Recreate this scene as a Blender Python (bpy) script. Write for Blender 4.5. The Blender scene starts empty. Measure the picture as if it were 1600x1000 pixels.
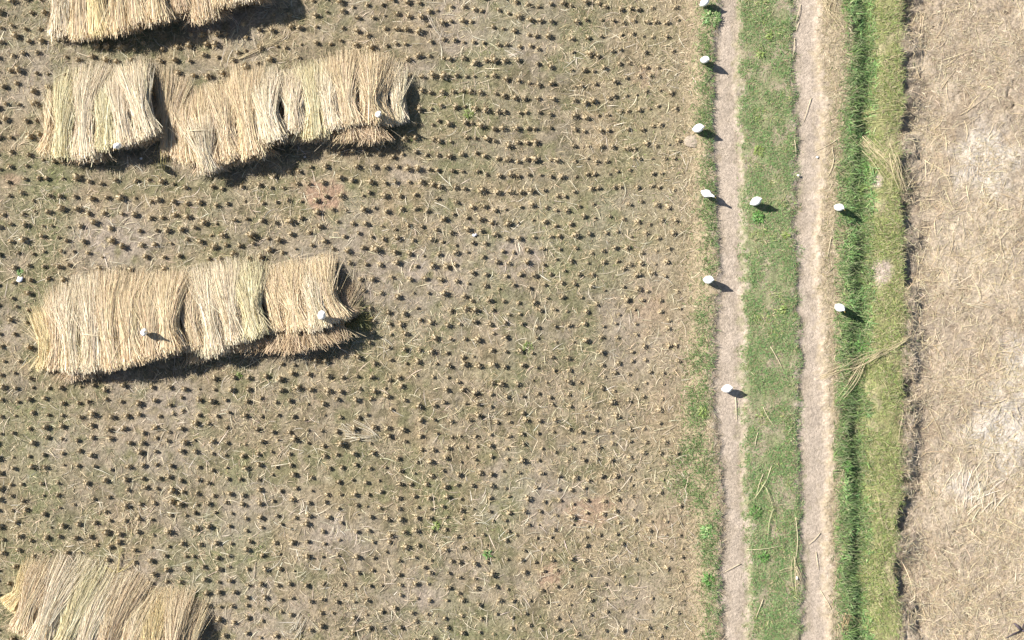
import bpy, math, random
import numpy as np

# ------------------------------------------------------------------ camera, sky, sun, exposure
H = 20.0                       # drone height
F = 1818.0                     # focal length in photo pixels (1600 wide)
TILT = math.atan(250.0 / F)    # the drone looks slightly ahead of straight down
SC = bpy.context.scene
COL = SC.collection
cam_d = bpy.data.cameras.new('camera')
cam = bpy.data.objects.new('camera', cam_d)
COL.objects.link(cam)
cam.location = (0, 0, H)
cam.rotation_euler = (TILT, 0, 0)
cam_d.sensor_width = 36.0
cam_d.lens = 36.0 * F / 1600.0
cam_d.clip_start = 0.1
cam_d.clip_end = 2000
SC.camera = cam

SUN_EL = math.radians(40)
SH_AZ = math.radians(-20)      # direction in which shadows fall (from +x, anticlockwise)
world = bpy.data.worlds.new('World')
SC.world = world
world.use_nodes = True
wn = world.node_tree.nodes
sky = wn.new('ShaderNodeTexSky')
sky.sky_type = 'NISHITA'
sky.sun_disc = False
sky.sun_elevation = SUN_EL
to_sun = (-math.cos(SH_AZ), -math.sin(SH_AZ))
sky.sun_rotation = math.atan2(to_sun[0], to_sun[1])
wn['Background'].inputs['Strength'].default_value = 0.055
world.node_tree.links.new(sky.outputs[0], wn['Background'].inputs[0])
sd = bpy.data.lights.new('sun', 'SUN')
sd.energy = 4.6
sd.angle = math.radians(0.5)
sd.color = (1.0, 0.955, 0.89)
sun = bpy.data.objects.new('sun', sd)
COL.objects.link(sun)
sun.location = (-10, 5, 15)
sun.rotation_euler = (0, math.pi / 2 - SUN_EL, math.atan2(to_sun[1], to_sun[0]))
SC.view_settings.view_transform = 'Standard'
SC.view_settings.look = 'None'
SC.view_settings.gamma = 1.0
SC.view_settings.exposure = 0.95
SC.view_settings.use_curve_mapping = False

# ------------------------------------------------------------------ helpers
rng = np.random.default_rng(7)
random.seed(7)
ct, st = math.cos(TILT), math.sin(TILT)


def W(px, py, z=0.0):
    """point of the place at height z that the drone sees at photo pixel px, py"""
    dx = (np.asarray(px, float) - 800) / F
    dy = (500 - np.asarray(py, float)) / F
    d = np.stack(np.broadcast_arrays(dx, dy * ct + st, dy * st - ct), -1)
    k = (z - H) / d[..., 2]
    p = d * k[..., None] if np.ndim(k) else d * k
    p[..., 2] += H
    return p


def plan(x, y):
    """inverse of W at z = 0: plan coordinates used for the survey of the field"""
    y = np.clip(y, -40, 60)
    zc = y * st + H * ct
    return 800 + F * x / zc, 500 - F * (y * ct - H * st) / zc


_lat = rng.random((256, 256))


def vnoise(x, y, sc, seed=0):
    x = np.asarray(x, float) / sc + seed * 17.31
    y = np.asarray(y, float) / sc + seed * 9.17
    xi = np.floor(x).astype(int); yi = np.floor(y).astype(int)
    fx = x - xi; fy = y - yi
    fx = fx * fx * (3 - 2 * fx); fy = fy * fy * (3 - 2 * fy)
    a = _lat[xi & 255, yi & 255]; b = _lat[(xi + 1) & 255, yi & 255]
    c = _lat[xi & 255, (yi + 1) & 255]; d = _lat[(xi + 1) & 255, (yi + 1) & 255]
    return (a * (1 - fx) + b * fx) * (1 - fy) + (c * (1 - fx) + d * fx) * fy


def fbm(x, y, sc, seed=0, o=4):
    s = 0; a = 0.5; t = 0
    for i in range(o):
        s = s + a * vnoise(x, y, sc / 2 ** i, seed + i * 3); t += a; a *= 0.5
    return s / t


def sstep(a, b, x):
    t = np.clip((x - a) / (b - a), 0, 1)
    return t * t * (3 - 2 * t)


YS = [0, 100, 200, 300, 400, 500, 600, 700, 800, 900, 1000]
EDGE = {
    'verge': [1078, 1080, 1082, 1086, 1084, 1078, 1080, 1068, 1084, 1088, 1092],
    'track_a0': [1122, 1111, 1113, 1117, 1123, 1118, 1112, 1120, 1128, 1122, 1125],
    'track_a1': [1155, 1152, 1157, 1160, 1162, 1158, 1160, 1160, 1166, 1172, 1166],
    'track_b0': [1233, 1236, 1239, 1239, 1241, 1243, 1245, 1244, 1247, 1249, 1248],
    'track_b1': [1276, 1279, 1285, 1279, 1276, 1282, 1286, 1294, 1289, 1293, 1292],
    'ditch': [1326, 1328, 1322, 1318, 1316, 1315, 1313, 1311, 1314, 1313, 1319],
    'bank': [1352, 1354, 1350, 1346, 1348, 1346, 1342, 1342, 1346, 1342, 1346],
    'gap': [1414, 1411, 1409, 1407, 1411, 1413, 1409, 1410, 1406, 1400, 1408],
}


def edge(n, px, py):
    base = np.interp(py, YS, EDGE[n])
    k = sum(map(ord, n)) % 50
    return base + (fbm(px, py, 60, k, 2) - 0.5) * 9 + (fbm(px, py, 13, k + 1, 3) - 0.5) * 13


def bareness(px, py):
    """pale bare mud patches in the paddy"""
    b = sstep(0.56, 0.72, fbm(px, py, 150, 5, 3)) * 0.7
    for cx, cy, r, k in ((180, 375, 60, 1), (800, 385, 70, .9), (640, 450, 70, .9), (240, 700, 70, .7), (80, 690, 60, .7), (850, 330, 50, .6),
                         (520, 840, 45, 1), (345, 830, 38, 1.2), (750, 900, 45, .7), (660, 930, 50, .8), (1010, 935, 60, .8), (700, 25, 60, .7), (50, 130, 60, .6),
                         (20, 520, 40, .7), (500, 410, 40, .5), (1010, 560, 60, .6), (440, 960, 60, .7), (560, 20, 40, .4)):
        d = np.hypot((px - cx) * 0.8, py - cy) / r
        b = np.maximum(b, k * np.exp(-d * d * 1.3) * (0.55 + 0.9 * fbm(px, py, 25, 9, 2)))
    return np.clip(b, 0, 1)


def greenness(px, py):
    g = sstep(0.5, 0.72, fbm(px, py, 120, 21, 3)) * 0.75
    for cx, cy, r, k in ((735, 160, 22, 1), (370, 740, 35, .8), (560, 740, 50, .5), (820, 545, 25, .8), (730, 250, 60, .5), (700, 325, 20, .7), (675, 820, 20, .9),
                         (770, 870, 16, .9), (1060, 740, 40, 1), (1050, 60, 50, .6), (1060, 240, 40, .6), (380, 860, 50, .8), (520, 330, 25, .6), (340, 400, 40, .6),
                         (640, 540, 50, .5), (60, 30, 50, .4), (420, 590, 10, 1), (930, 420, 30, .5)):
        d = np.hypot(px - cx, py - cy) / r
        g = np.maximum(g, k * np.exp(-d * d) * (0.5 + fbm(px, py, 20, 13, 2)))
    return np.clip(g, 0, 1)


def height(x, y):
    px, py = plan(x, y)
    e = {k: edge(k, px, py) for k in EDGE}
    h = 0.012 * fbm(x, y, 0.5, 1, 4) + 0.05 * (fbm(x, y, 2.5, 2, 2) - 0.5)
    h = h + 0.022 * (fbm(x, y, 0.11, 3, 2) - 0.5)
    h = h + 0.11 * sstep(e['verge'] - 12, e['track_a0'] - 8, px)
    for a, b in (('track_a0', 'track_a1'), ('track_b0', 'track_b1')):
        m = sstep(e[a] - 5, e[a] + 8, px) * (1 - sstep(e[b] - 8, e[b] + 5, px))
        h = h - m * 0.045 - m * 0.009 * (fbm(x, y, 0.11, 3, 2) - 0.5)
    dd = 0.07 + 0.12 * vnoise(py * 0 + 9, py, 45, 14)
    h = h - dd * sstep(e['ditch'] + 1, e['ditch'] + 24, px)
    h = h + 0.08 * sstep(e['bank'] - 6, e['bank'] + 32, px)
    drop = 0.01 + 0.15 * sstep(0.38, 0.66, vnoise(py * 0 + 3, py, 30, 4) * .65 + .35 * vnoise(py * 0 + 3, py, 9, 8))
    h = h - drop * sstep(e['gap'] - 4, e['gap'] + 2, px)
    h = h - (0.20 - drop) * sstep(e['gap'] + 2, e['gap'] + 40, px)
    rf = sstep(e['gap'], e['gap'] + 10, px)
    clod = np.abs(fbm(x, y, 0.45, 31, 3) - 0.5)
    h = h + rf * (0.065 * (fbm(x, y, 0.22, 6, 4) - 0.5) - 0.035 * (1 - sstep(0.0, 0.02, clod)) * sstep(.5, .62, fbm(x, y, 1.1, 35, 2)))
    # pits left where plants were pulled
    return h


def link(name, me, parent=None):
    o = bpy.data.objects.new(name, me)
    COL.objects.link(o)
    if parent:
        o.parent = parent
    return o


def tag(o, label=None, cat=None, group=None, kind=None):
    if label: o['label'] = label
    if cat: o['category'] = cat
    if group: o['group'] = group
    if kind: o['kind'] = kind
    return o


def mesh_np(name, V, Fq, mat, C=None, smooth=False):
    """mesh from numpy: V (n,3), Fq (m,3|4), C (n,3) colours"""
    me = bpy.data.meshes.new(name)
    V = np.ascontiguousarray(V, np.float32); Fq = np.ascontiguousarray(Fq, np.int32)
    n, m, k = len(V), len(Fq), Fq.shape[1]
    me.vertices.add(n); me.vertices.foreach_set('co', V.ravel())
    me.loops.add(m * k); me.loops.foreach_set('vertex_index', Fq.ravel())
    me.polygons.add(m); me.polygons.foreach_set('loop_start', np.arange(0, m * k, k, dtype=np.int32))
    if smooth:
        me.polygons.foreach_set('use_smooth', np.ones(m, bool))
    me.update(calc_edges=True)
    if C is not None:
        at = me.color_attributes.new('tint', 'FLOAT_COLOR', 'POINT')
        c4 = np.ones((n, 4), np.float32); c4[:, :3] = C
        at.data.foreach_set('color', c4.ravel())
    me.materials.append(mat)
    return me


def merge(parts):
    """[(V,F,C)] -> one (V,F,C); triangles padded as quads are not used: all quads"""
    Vs, Fs, Cs = [], [], []; o = 0
    for V, Fq, C in parts:
        Vs.append(V); Fs.append(Fq + o); Cs.append(C); o += len(V)
    return np.concatenate(Vs), np.concatenate(Fs), np.concatenate(Cs)


def ribbons(P, S, w, C):
    """P (n,k,3) centre lines, S (n,1|k,3) side vectors, w (n,k) widths, C (n,3) -> V,F,C"""
    n, k, _ = P.shape
    off = S * (w[..., None] * 0.5)
    V = np.stack([P - off, P + off], 2).reshape(-1, 3)
    i = np.arange(n)[:, None] * (2 * k) + np.arange(k - 1)[None] * 2
    Fq = np.stack([i, i + 1, i + 3, i + 2], -1).reshape(-1, 4)
    Cv = np.repeat(C, 2 * k, axis=0)
    return V, Fq, Cv


def loft(pts, ra, rb, col, n=12, up=(0, 0, 1), side=None):
    """closed tube along pts with lateral radius ra and vertical radius rb"""
    pts = np.asarray(pts, float); k = len(pts)
    T = np.gradient(pts, axis=0); T /= np.linalg.norm(T, axis=1)[:, None]
    L = np.cross(np.asarray(up, float)[None], T)
    ln = np.linalg.norm(L, axis=1)[:, None]
    L = np.where(ln > 1e-4, L / np.maximum(ln, 1e-4), np.array([[1.0, 0, 0]]))
    if side is not None:
        L = np.tile(np.asarray(side, float), (k, 1))
    U = np.cross(T, L)
    a = np.arange(n) / n * 2 * math.pi
    V = pts[:, None] + L[:, None] * (np.asarray(ra)[:, None] * np.cos(a)[None])[..., None] + U[:, None] * (np.asarray(rb)[:, None] * np.sin(a)[None])[..., None]
    V = V.reshape(-1, 3)
    fs = []
    for i in range(k - 1):
        for j in range(n):
            fs.append((i * n + j, i * n + (j + 1) % n, (i + 1) * n + (j + 1) % n, (i + 1) * n + j))
    V = np.concatenate([V, pts[:1], pts[-1:]])
    a0, a1 = k * n, k * n + 1
    for j in range(0, n, 2):
        fs.append((a0, (j + 2) % n, j + 1, j))
        fs.append((a1, (k - 1) * n + j, (k - 1) * n + j + 1, (k - 1) * n + (j + 2) % n))
    C = np.tile(np.asarray(col, float), (len(V), 1))
    return V, np.array(fs), C


# ------------------------------------------------------------------ materials
def mat_tint(name, rough=0.85, nscale=0, namt=0.3, bump=0.0, bscale=40, spec=0.25, trans=0.0, stretch=None):
    m = bpy.data.materials.new(name); m.use_nodes = True
    nt = m.node_tree; N = nt.nodes; Lk = nt.links
    b = N['Principled BSDF']; b.inputs['Roughness'].default_value = rough
    b.inputs['Specular IOR Level'].default_value = spec
    at = N.new('ShaderNodeAttribute'); at.attribute_name = 'tint'
    src = at.outputs['Color']
    if nscale:
        geo = N.new('ShaderNodeNewGeometry')
        vec = geo.outputs['Position']
        for sc_, am in ((nscale, namt), (nscale * 3.7, namt * 0.7)):
            no = N.new('ShaderNodeTexNoise'); no.inputs['Scale'].default_value = sc_
            no.inputs['Detail'].default_value = 5; no.inputs['Roughness'].default_value = 0.65
            Lk.new(vec, no.inputs['Vector'])
            mr = N.new('ShaderNodeMapRange')
            mr.inputs['From Min'].default_value = 0.3; mr.inputs['From Max'].default_value = 0.7
            mr.inputs['To Min'].default_value = 1 - am; mr.inputs['To Max'].default_value = 1 + am
            Lk.new(no.outputs['Fac'], mr.inputs['Value'])
            mx = N.new('ShaderNodeVectorMath'); mx.operation = 'SCALE'
            Lk.new(src, mx.inputs[0]); Lk.new(mr.outputs[0], mx.inputs['Scale'])
            src = mx.outputs[0]
    Lk.new(src, b.inputs['Base Color'])
    if bump:
        geo = N.new('ShaderNodeNewGeometry')
        no = N.new('ShaderNodeTexNoise'); no.inputs['Scale'].default_value = bscale; no.inputs['Detail'].default_value = 6
        no.inputs['Roughness'].default_value = 0.7
        Lk.new(geo.outputs['Position'], no.inputs['Vector'])
        bp = N.new('ShaderNodeBump'); bp.inputs['Strength'].default_value = 1.0; bp.inputs['Distance'].default_value = bump
        Lk.new(no.outputs['Fac'], bp.inputs['Height']); Lk.new(bp.outputs[0], b.inputs['Normal'])
    if trans:
        tr = N.new('ShaderNodeBsdfTranslucent'); Lk.new(src, tr.inputs['Color'])
        ms = N.new('ShaderNodeMixShader'); ms.inputs[0].default_value = trans
        Lk.new(b.outputs[0], ms.inputs[1]); Lk.new(tr.outputs[0], ms.inputs[2])
        Lk.new(ms.outputs[0], N['Material Output'].inputs['Surface'])
    return m


M_SOIL = mat_tint('soil', 0.95, 22, 0.30, 0.022, 30, 0.1)
M_STRAW = mat_tint('straw', 0.7, 9, 0.10, 0, 40, 0.3)
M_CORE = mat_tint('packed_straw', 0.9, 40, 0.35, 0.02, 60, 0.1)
M_GRASS = mat_tint('grass_blades', 0.6, 0, 0, 0, 40, 0.3, 0.25)
M_LEAF = mat_tint('weed_leaves', 0.5, 0, 0, 0, 40, 0.4, 0.25)
M_PLUME = mat_tint('white_plumage', 0.8, 60, 0.03, 0.002, 120, 0.2)
M_HARD = mat_tint('horn_and_skin', 0.5, 0, 0, 0, 40, 0.4)
M_PAPER = mat_tint('paper_scrap', 0.7, 30, 0.06, 0, 40, 0.3)
M_WOOD = mat_tint('dark_twig', 0.9, 60, 0.3, 0.003, 90, 0.2)


# ------------------------------------------------------------------ the ground, split into its strips
def build_ground():
    xs = np.concatenate([-np.geomspace(250, 10.2, 26), np.arange(-10.1, 10.11, 0.027), np.geomspace(10.2, 250, 26)])
    ys = np.concatenate([-np.geomspace(250, 4.4, 26), np.arange(-4.3, 10.31, 0.027), np.geomspace(10.4, 250, 26)])
    X, Y = np.meshgrid(xs, ys, indexing='ij')
    Z = height(X, Y)
    px, py = plan(X, Y)
    e = {k: edge(k, px, py) for k in EDGE}
    c = lambda r, g, b: np.array([r, g, b])
    olive = c(.222, .187, .134); mud = c(.315, .262, .205); grn = c(.165, .180, .085)
    red = c(.33, .225, .155)
    C = np.broadcast_to(olive, X.shape + (3,)).copy()

    def mix(c2, f):
        nonlocal C
        C = C * (1 - f[..., None]) + c2 * f[..., None]
    mix(c(.275, .215, .13), sstep(.35, .7, fbm(px, py, 60, 40, 3)) * .8)
    mix(c(.150, .128, .078), sstep(.45, .66, fbm(px, py, 13, 44, 4)) * .85)
    mix(c(.165, .158, .085), sstep(.48, .68, fbm(px, py, 32, 46, 5)) * .75)
    mix(c(.31, .255, .175), sstep(.50, .68, fbm(px, py, 15, 47, 5)) * .75)
    mix(mud, bareness(px, py) * sstep(.25, .55, fbm(px, py, 14, 48, 4)))
    mix(grn, greenness(px, py) * .55)
    for cx, cy, rx, ry, k in ((505, 305, 42, 30, 1), (925, 800, 45, 30, .7), (860, 895, 22, 26, .8), (1020, 490, 30, 40, .5), (1010, 120, 26, 20, .6),
                              (1040, 820, 30, 30, .5), (1040, 650, 40, 60, .4), (535, 238, 18, 10, .8), (20, 280, 20, 12, .5)):
        d = np.hypot((px - cx) / rx, (py - cy) / ry) + (fbm(px, py, 12, 50, 3) - .5) * 1.4
        mix(red, k * (1 - sstep(.4, 1.15, d)))
    mix(c(.34, .27, .18), sstep(930, 1060, px) * .5)
    # verge, tracks, median, bank, far field
    mix(c(.33, .265, .175), sstep(e['verge'] - 25, e['verge'] + 4, px) * .85)
    dirt = c(.425, .352, .280)
    dirt2 = dirt * (0.80 + 0.24 * fbm(px, py, 18, 60, 3) + .16 * fbm(px * 2.5, py * .5, 22, 61, 3))[..., None]
    for n_, o_ in (('track_b0', 8), ('track_a0', 6), ('track_a1', -8)):
        k_ = np.exp(-((px - e[n_] - o_) / 11) ** 2) * sstep(.35, .65, fbm(px, py, 24, 64, 3)) * .6
        dirt2 = dirt2 * (1 - k_[..., None]) + c(.30, .245, .18) * k_[..., None]
    fz = (fbm(px, py, 7, 57, 3) - .5) * 34
    mg = sstep(e['track_a1'] - 9, e['track_a1'] + 9, px + fz) * (1 - sstep(e['track_b0'] - 8, e['track_b0'] + 8, px + fz))
    m1 = sstep(e['track_a0'] - 12, e['track_a0'] + 10, px + fz)
    C = C * (1 - m1[..., None]) + dirt2 * m1[..., None]
    mix(c(.225, .235, .12), mg * .92)
    mix(c(.34, .28, .20), mg * sstep(.47, .62, fbm(px, py * .7, 20, 63, 4)) * .8)
    mix(c(.37, .30, .20), sstep(e['track_b1'] - 16, e['track_b1'] + 12, px + fz) * .9)
    mix(c(.17, .18, .09), sstep(e['ditch'] - 10, e['ditch'] + 8, px) * .95)
    mix(c(.26, .255, .115), sstep(e['bank'] - 6, e['bank'] + 10, px) * .95)
    mix(c(.36, .31, .19), sstep(e['bank'], e['bank'] + 14, px) * sstep(.45, .7, fbm(px, py, 30, 66, 3)) * .85)
    for cx, cy, rx, ry in ((1376, 425, 22, 26), (1368, 285, 12, 12)):
        d = np.hypot((px - cx) / rx, (py - cy) / ry)
        mix(c(.44, .36, .29), 1 - sstep(.5, 1.1, d))
    rf = sstep(e['gap'] - 8, e['gap'] + 6, px)
    mix(c(.36, .290, .215), rf)
    mix(c(.45, .37, .275), rf * sstep(.48, .68, fbm(px, py, 70, 70, 3)) * .8)
    mix(c(.26, .195, .13), rf * sstep(.48, .68, fbm(px, py, 22, 75, 4)) * .5)
    for cx, cy, rx, ry in ((1545, 250, 60, 70), (1570, 680, 70, 90), (1590, 560, 30, 50), (1510, 760, 50, 30)):
        d = np.hypot((px - cx) / rx, (py - cy) / ry) + (fbm(px, py, 20, 55, 3) - .5)
        mix(c(.52, .465, .40), rf * (1 - sstep(.3, 1.1, d)) * .85)
    trk = sstep(e['track_a0'] - 5, e['track_a0'] + 5, px) * (1 - sstep(e['track_b1'] - 5, e['track_b1'] + 5, px))
    C *= (1 + (rng.random(X.shape) - .5) * (.5 - .38 * trk))[..., None]
    nx, ny = X.shape
    idx = np.arange(nx * ny).reshape(nx, ny)
    Fq = np.stack([idx[:-1, :-1], idx[1:, :-1], idx[1:, 1:], idx[:-1, 1:]], -1)
    pc = (px[:-1, :-1] + px[1:, 1:]) / 2
    names = ['paddy_field', 'grass_verge', 'dirt_track', 'grass_strip', 'dirt_track', 'straw_verge', 'ditch_side', 'grass_bank', 'dry_field']
    cuts = ['verge', 'track_a0', 'track_a1', 'track_b0', 'track_b1', 'ditch', 'bank', 'gap']
    zone = sum((pc > (e[k][:-1, :-1] + e[k][1:, 1:]) / 2).astype(int) for k in cuts)
    V = np.stack([X, Y, Z], -1).reshape(-1, 3); Cf = C.reshape(-1, 3)
    for i, nm in enumerate(names):
        f = Fq[zone == i].reshape(-1, 4)
        u, inv = np.unique(f, return_inverse=True)
        me = mesh_np(nm, V[u], inv.reshape(-1, 4), M_SOIL, Cf[u], True)
        tag(link(nm, me), kind='structure')


build_ground()

# ------------------------------------------------------------------ scattered straw and grass
PAL_STRAW = np.array([[.67, .585, .445], [.61, .525, .385], [.56, .47, .34], [.71, .635, .51], [.51, .42, .30], [.65, .58, .41]])
PAL_LIT = np.array([[.46, .37, .235], [.40, .32, .19], [.34, .27, .165], [.54, .455, .31], [.25, .19, .12]])
PAL_OLIVE = np.array([[.19, .19, .085], [.15, .17, .07], [.24, .22, .10], [.28, .24, .13]])
PAL_GREEN = np.array([[.17, .31, .105], [.21, .35, .12], [.14, .25, .09], [.27, .38, .14], [.33, .34, .18]])
PAL_DARK = np.array([[.12, .20, .07], [.17, .27, .09], [.11, .17, .065], [.24, .36, .11], [.25, .29, .14], [.30, .31, .17]])
PAL_YEL = np.array([[.34, .42, .13], [.44, .46, .19], [.25, .34, .10], [.52, .46, .27], [.18, .23, .085], [.47, .40, .25]])


def scatter(name, n, box, prob, length, width, elev, bend, pal, mat, label, cat, az=None, azs=None, k=4, z0=0.0, curl=0.0):
    """n candidate blades inside box of plan coordinates, kept with probability prob(px,py)"""
    px = rng.uniform(box[0], box[1], n); py = rng.uniform(box[2], box[3], n)
    keep = rng.random(n) < prob(px, py)
    px, py = px[keep], py[keep]; n = len(px)
    p = W(px, py)
    p[:, 2] = height(p[:, 0], p[:, 1]) + z0 * rng.random(n)
    ln = rng.uniform(*length, n) * rng.uniform(.6, 1.2, n)
    a = rng.uniform(0, 2 * math.pi, n) if az is None else rng.normal(az, azs, n)
    el = np.radians(rng.uniform(*elev, n))
    P = np.zeros((n, k, 3)); P[:, 0] = p
    turn = rng.normal(0, curl, n) if curl else np.zeros(n)
    for i in range(1, k):
        el_i = el - np.radians(bend) * (i - 1) / (k - 1)
        a = a + turn
        d = np.stack([np.cos(a) * np.cos(el_i), np.sin(a) * np.cos(el_i), np.sin(el_i)], -1)
        P[:, i] = P[:, i - 1] + d * (ln / (k - 1))[:, None]
    gz = height(P[:, -1, 0], P[:, -1, 1])
    P[:, -1, 2] = np.maximum(P[:, -1, 2], gz + 0.004)
    S = np.stack([-np.sin(a), np.cos(a), np.zeros(n)], -1)
    S[:, 2] = rng.normal(0, .35, n)
    S /= np.linalg.norm(S, axis=1)[:, None]
    prof = np.interp(np.arange(k) / (k - 1), [0, .4, 1], [.8, 1, .25])
    w = rng.uniform(*width, n)[:, None] * prof[None]
    C = pal[rng.integers(0, len(pal), n)] * rng.uniform(.75, 1.25, (n, 1)) * rng.uniform(.94, 1.06, (n, 3))
    V, Fq, Cv = ribbons(P, S[:, None], w, C)
    o = link(name, mesh_np(name, V, Fq, mat, Cv))
    return tag(o, label, cat, kind='stuff')


def in_field(px, py): return (px < edge('verge', px, py) + 4).astype(float)
def band(a, b, oa=0, ob=0):
    return lambda px, py: ((px > edge(a, px, py) + oa) & (px < edge(b, px, py) + ob)).astype(float)


BX = (-60, 1110, -60, 1060)
scatter('straw_litter', 98000, BX, lambda x, y: in_field(x, y) * (.25 + .75 * sstep(.35, .65, fbm(x, y, 50, 80, 3))) * (1 - .6 * bareness(x, y)) * (.75 + .25 * sstep(700, 1050, x)),
        (.05, .17), (.0035, .0095), (0, 30), 30, PAL_LIT * 1.2, M_STRAW, 'fine tan straw litter lying between the stubble clumps', 'straw litter', curl=.25)
scatter('straw_litter', 9500, BX, lambda x, y: in_field(x, y) * (.3 + .7 * sstep(.4, .65, fbm(x, y, 60, 83, 3))),
        (.12, .34), (.005, .011), (3, 22), 26, PAL_STRAW * .95, M_STRAW, 'longer pale straws strewn over the harvested paddy', 'straw litter', curl=.22, k=5)
scatter('field_weeds', 66000, BX, lambda x, y: in_field(x, y) * (.15 + .75 * sstep(.42, .62, fbm(x, y, 40, 90, 4)) + greenness(x, y)) * (1 - .85 * bareness(x, y)),
        (.03, .08), (.004, .009), (15, 70), 40, PAL_OLIVE, M_GRASS, 'olive green weeds growing low between the stubble rows', 'weeds')
scatter('field_weeds', 9000, BX, lambda x, y: in_field(x, y) * sstep(.5, 1.0, greenness(x, y)),
        (.04, .09), (.006, .012), (15, 65), 40, PAL_YEL * .9, M_GRASS, 'brighter green weed patches in the harvested paddy', 'weeds')


def verge_green(x, y):
    g = np.interp(y, [-60, 10, 20, 60, 75, 120, 210, 230, 290, 330, 420, 455, 470, 560, 650, 675, 700, 780, 800, 940, 960, 1060],
                  [.7, .7, 1, 1, .6, .9, .8, .5, .8, .8, .7, .5, 1, 1, 1, .6, .9, .9, 1, 1, .5, .5])
    c = np.interp(y, [0, 200, 300, 450, 700, 760, 800, 1000], [1104, 1100, 1104, 1102, 1085, 1085, 1103, 1108])
    wd = np.interp(y, [0, 450, 680, 720, 780, 810, 1000], [13, 16, 16, 25, 25, 14, 13])
    return g * np.exp(-((x - c) / wd) ** 2) * (.42 + 1.0 * sstep(.35, .6, fbm(x, y, 20, 95, 3))) * (x < edge('track_a0', x, y) + 2)


scatter('verge_grass', 64000, (1030, 1135, -60, 1060), verge_green, (.04, .11), (.004, .010), (15, 75), 45, np.concatenate([PAL_GREEN * .85, PAL_DARK[:4]]), M_GRASS,
        'green grass growing along the paddy edge left of the track', 'grass')
scatter('verge_grass', 16000, (1040, 1135, -60, 1060), lambda x, y: (x < edge('track_a0', x, y)) * .6 * sstep(1040, 1080, x), (.04, .12), (.003, .008), (3, 40), 30, PAL_LIT, M_STRAW,
        'dry tan grass mixed into the paddy edge', 'dry grass', curl=.2)
scatter('median_grass', 100000, (1150, 1255, -60, 1060), lambda x, y: sstep(-10, 10, x - edge('track_a1', x, y) + (fbm(x, y, 8, 58, 2) - .5) * 26) * sstep(-9, 9, edge('track_b0', x, y) - x + (fbm(x, y, 8, 59, 2) - .5) * 22) * (.10 + .95 * sstep(.34, .60, fbm(x, y * .7, 20, 101, 4))),
        (.03, .075), (.004, .009), (5, 48), 40, np.concatenate([PAL_GREEN, PAL_GREEN, PAL_LIT[:2] * .9]), M_GRASS, 'short trodden green grass between the two wheel ruts', 'grass')
scatter('median_grass', 9000, (1160, 1245, -60, 1060), lambda x, y: band('track_a1', 'track_b0', 4, -2)(x, y) * sstep(.55, .7, fbm(x, y, 26, 105, 3)) * 1.0,
        (.05, .10), (.006, .012), (15, 60), 45, PAL_YEL, M_GRASS, 'bright fresh grass patches between the two wheel ruts', 'grass')
scatter('rut_edge_grass', 15000, (1105, 1300, -60, 1060), lambda x, y: .5 * fbm(x, y, 14, 108, 3) * (np.exp(-((x - edge('track_a1', x, y)) / 11) ** 2) + np.exp(-((x - edge('track_b0', x, y)) / 7) ** 2) + np.exp(-((x - edge('track_a0', x, y)) / 8) ** 2)),
        (.03, .07), (.003, .007), (5, 50), 40, np.concatenate([PAL_LIT, PAL_OLIVE]), M_GRASS, 'sparse dry grass fringing the wheel ruts', 'dry grass')
scatter('verge_straw', 17000, (1262, 1335, -60, 1060), lambda x, y: .8 * sstep(0, 14, x - edge('track_b1', x, y)) * (x < edge('ditch', x, y) + 6),
        (.05, .16), (.003, .008), (2, 28), 28, np.concatenate([PAL_LIT, PAL_LIT * 1.15, PAL_OLIVE * 1.2]), M_STRAW, 'matted dry straw lying between the right rut and the ditch', 'straw litter', curl=.2)
scatter('ditch_grass', 42000, (1298, 1362, -60, 1060), lambda x, y: sstep(-24, 8, x - edge('ditch', x, y) + (fbm(x, y, 9, 112, 2) - .5) * 24) * sstep(-20, 6, edge('bank', x, y) - x + (fbm(x, y, 9, 113, 2) - .5) * 24) * (.15 + .85 * sstep(.3, .55, fbm(x, y, 22, 111, 3))),
        (.06, .17), (.005, .011), (5, 62), 55, PAL_DARK, M_GRASS, 'dark green grass hanging down the shaded ditch side', 'grass', az=-.15, azs=.9)
scatter('ditch_grass', 12000, (1310, 1370, -60, 1060), lambda x, y: band('ditch', 'bank', -4, 16)(x, y) * sstep(.46, .6, fbm(x, y, 30, 115, 3)),
        (.08, .15), (.008, .016), (15, 60), 50, PAL_GREEN * 1.35, M_GRASS, 'bright green grass tufts at the foot of the ditch side', 'grass')
scatter('bank_grass', 56000, (1335, 1425, -60, 1060), lambda x, y: sstep(-8, 6, x - edge('bank', x, y)) * sstep(-6, 12, edge('gap', x, y) - x) * (.12 + .88 * sstep(.32, .6, fbm(x, y, 26, 121, 4)))
        * (1 - .92 * np.exp(-(((x - 1376) / 20) ** 2 + ((y - 425) / 22) ** 2) ** 2)),
        (.04, .13), (.004, .009), (8, 60), 45, PAL_YEL, M_GRASS, 'yellowish green grass on the sunny bank beside the ditch', 'grass')
scatter('bank_grass', 14000, (1388, 1440, -60, 1060), lambda x, y: np.exp(-((x - edge('gap', x, y) + 2) / 12) ** 2) * sstep(.3, .6, fbm(x, y, 18, 127, 3)),
        (.05, .15), (.003, .008), (5, 50), 40, np.concatenate([PAL_OLIVE, PAL_LIT, PAL_DARK[:2] * 1.1]), M_GRASS, 'olive and tan grass overhanging the dark edge of the dry field', 'grass')
scatter('dry_field_straw', 46000, (1405, 1680, -60, 1060), lambda x, y: (x > edge('gap', x, y)) * (.3 + .7 * sstep(.36, .58, fbm(x, y, 55, 131, 3))),
        (.06, .17), (.003, .0085), (0, 28), 30, np.concatenate([PAL_STRAW * [.92, .89, .82], PAL_LIT]), M_STRAW, 'short straw litter over the pale dry field', 'straw litter', curl=.25)
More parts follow.
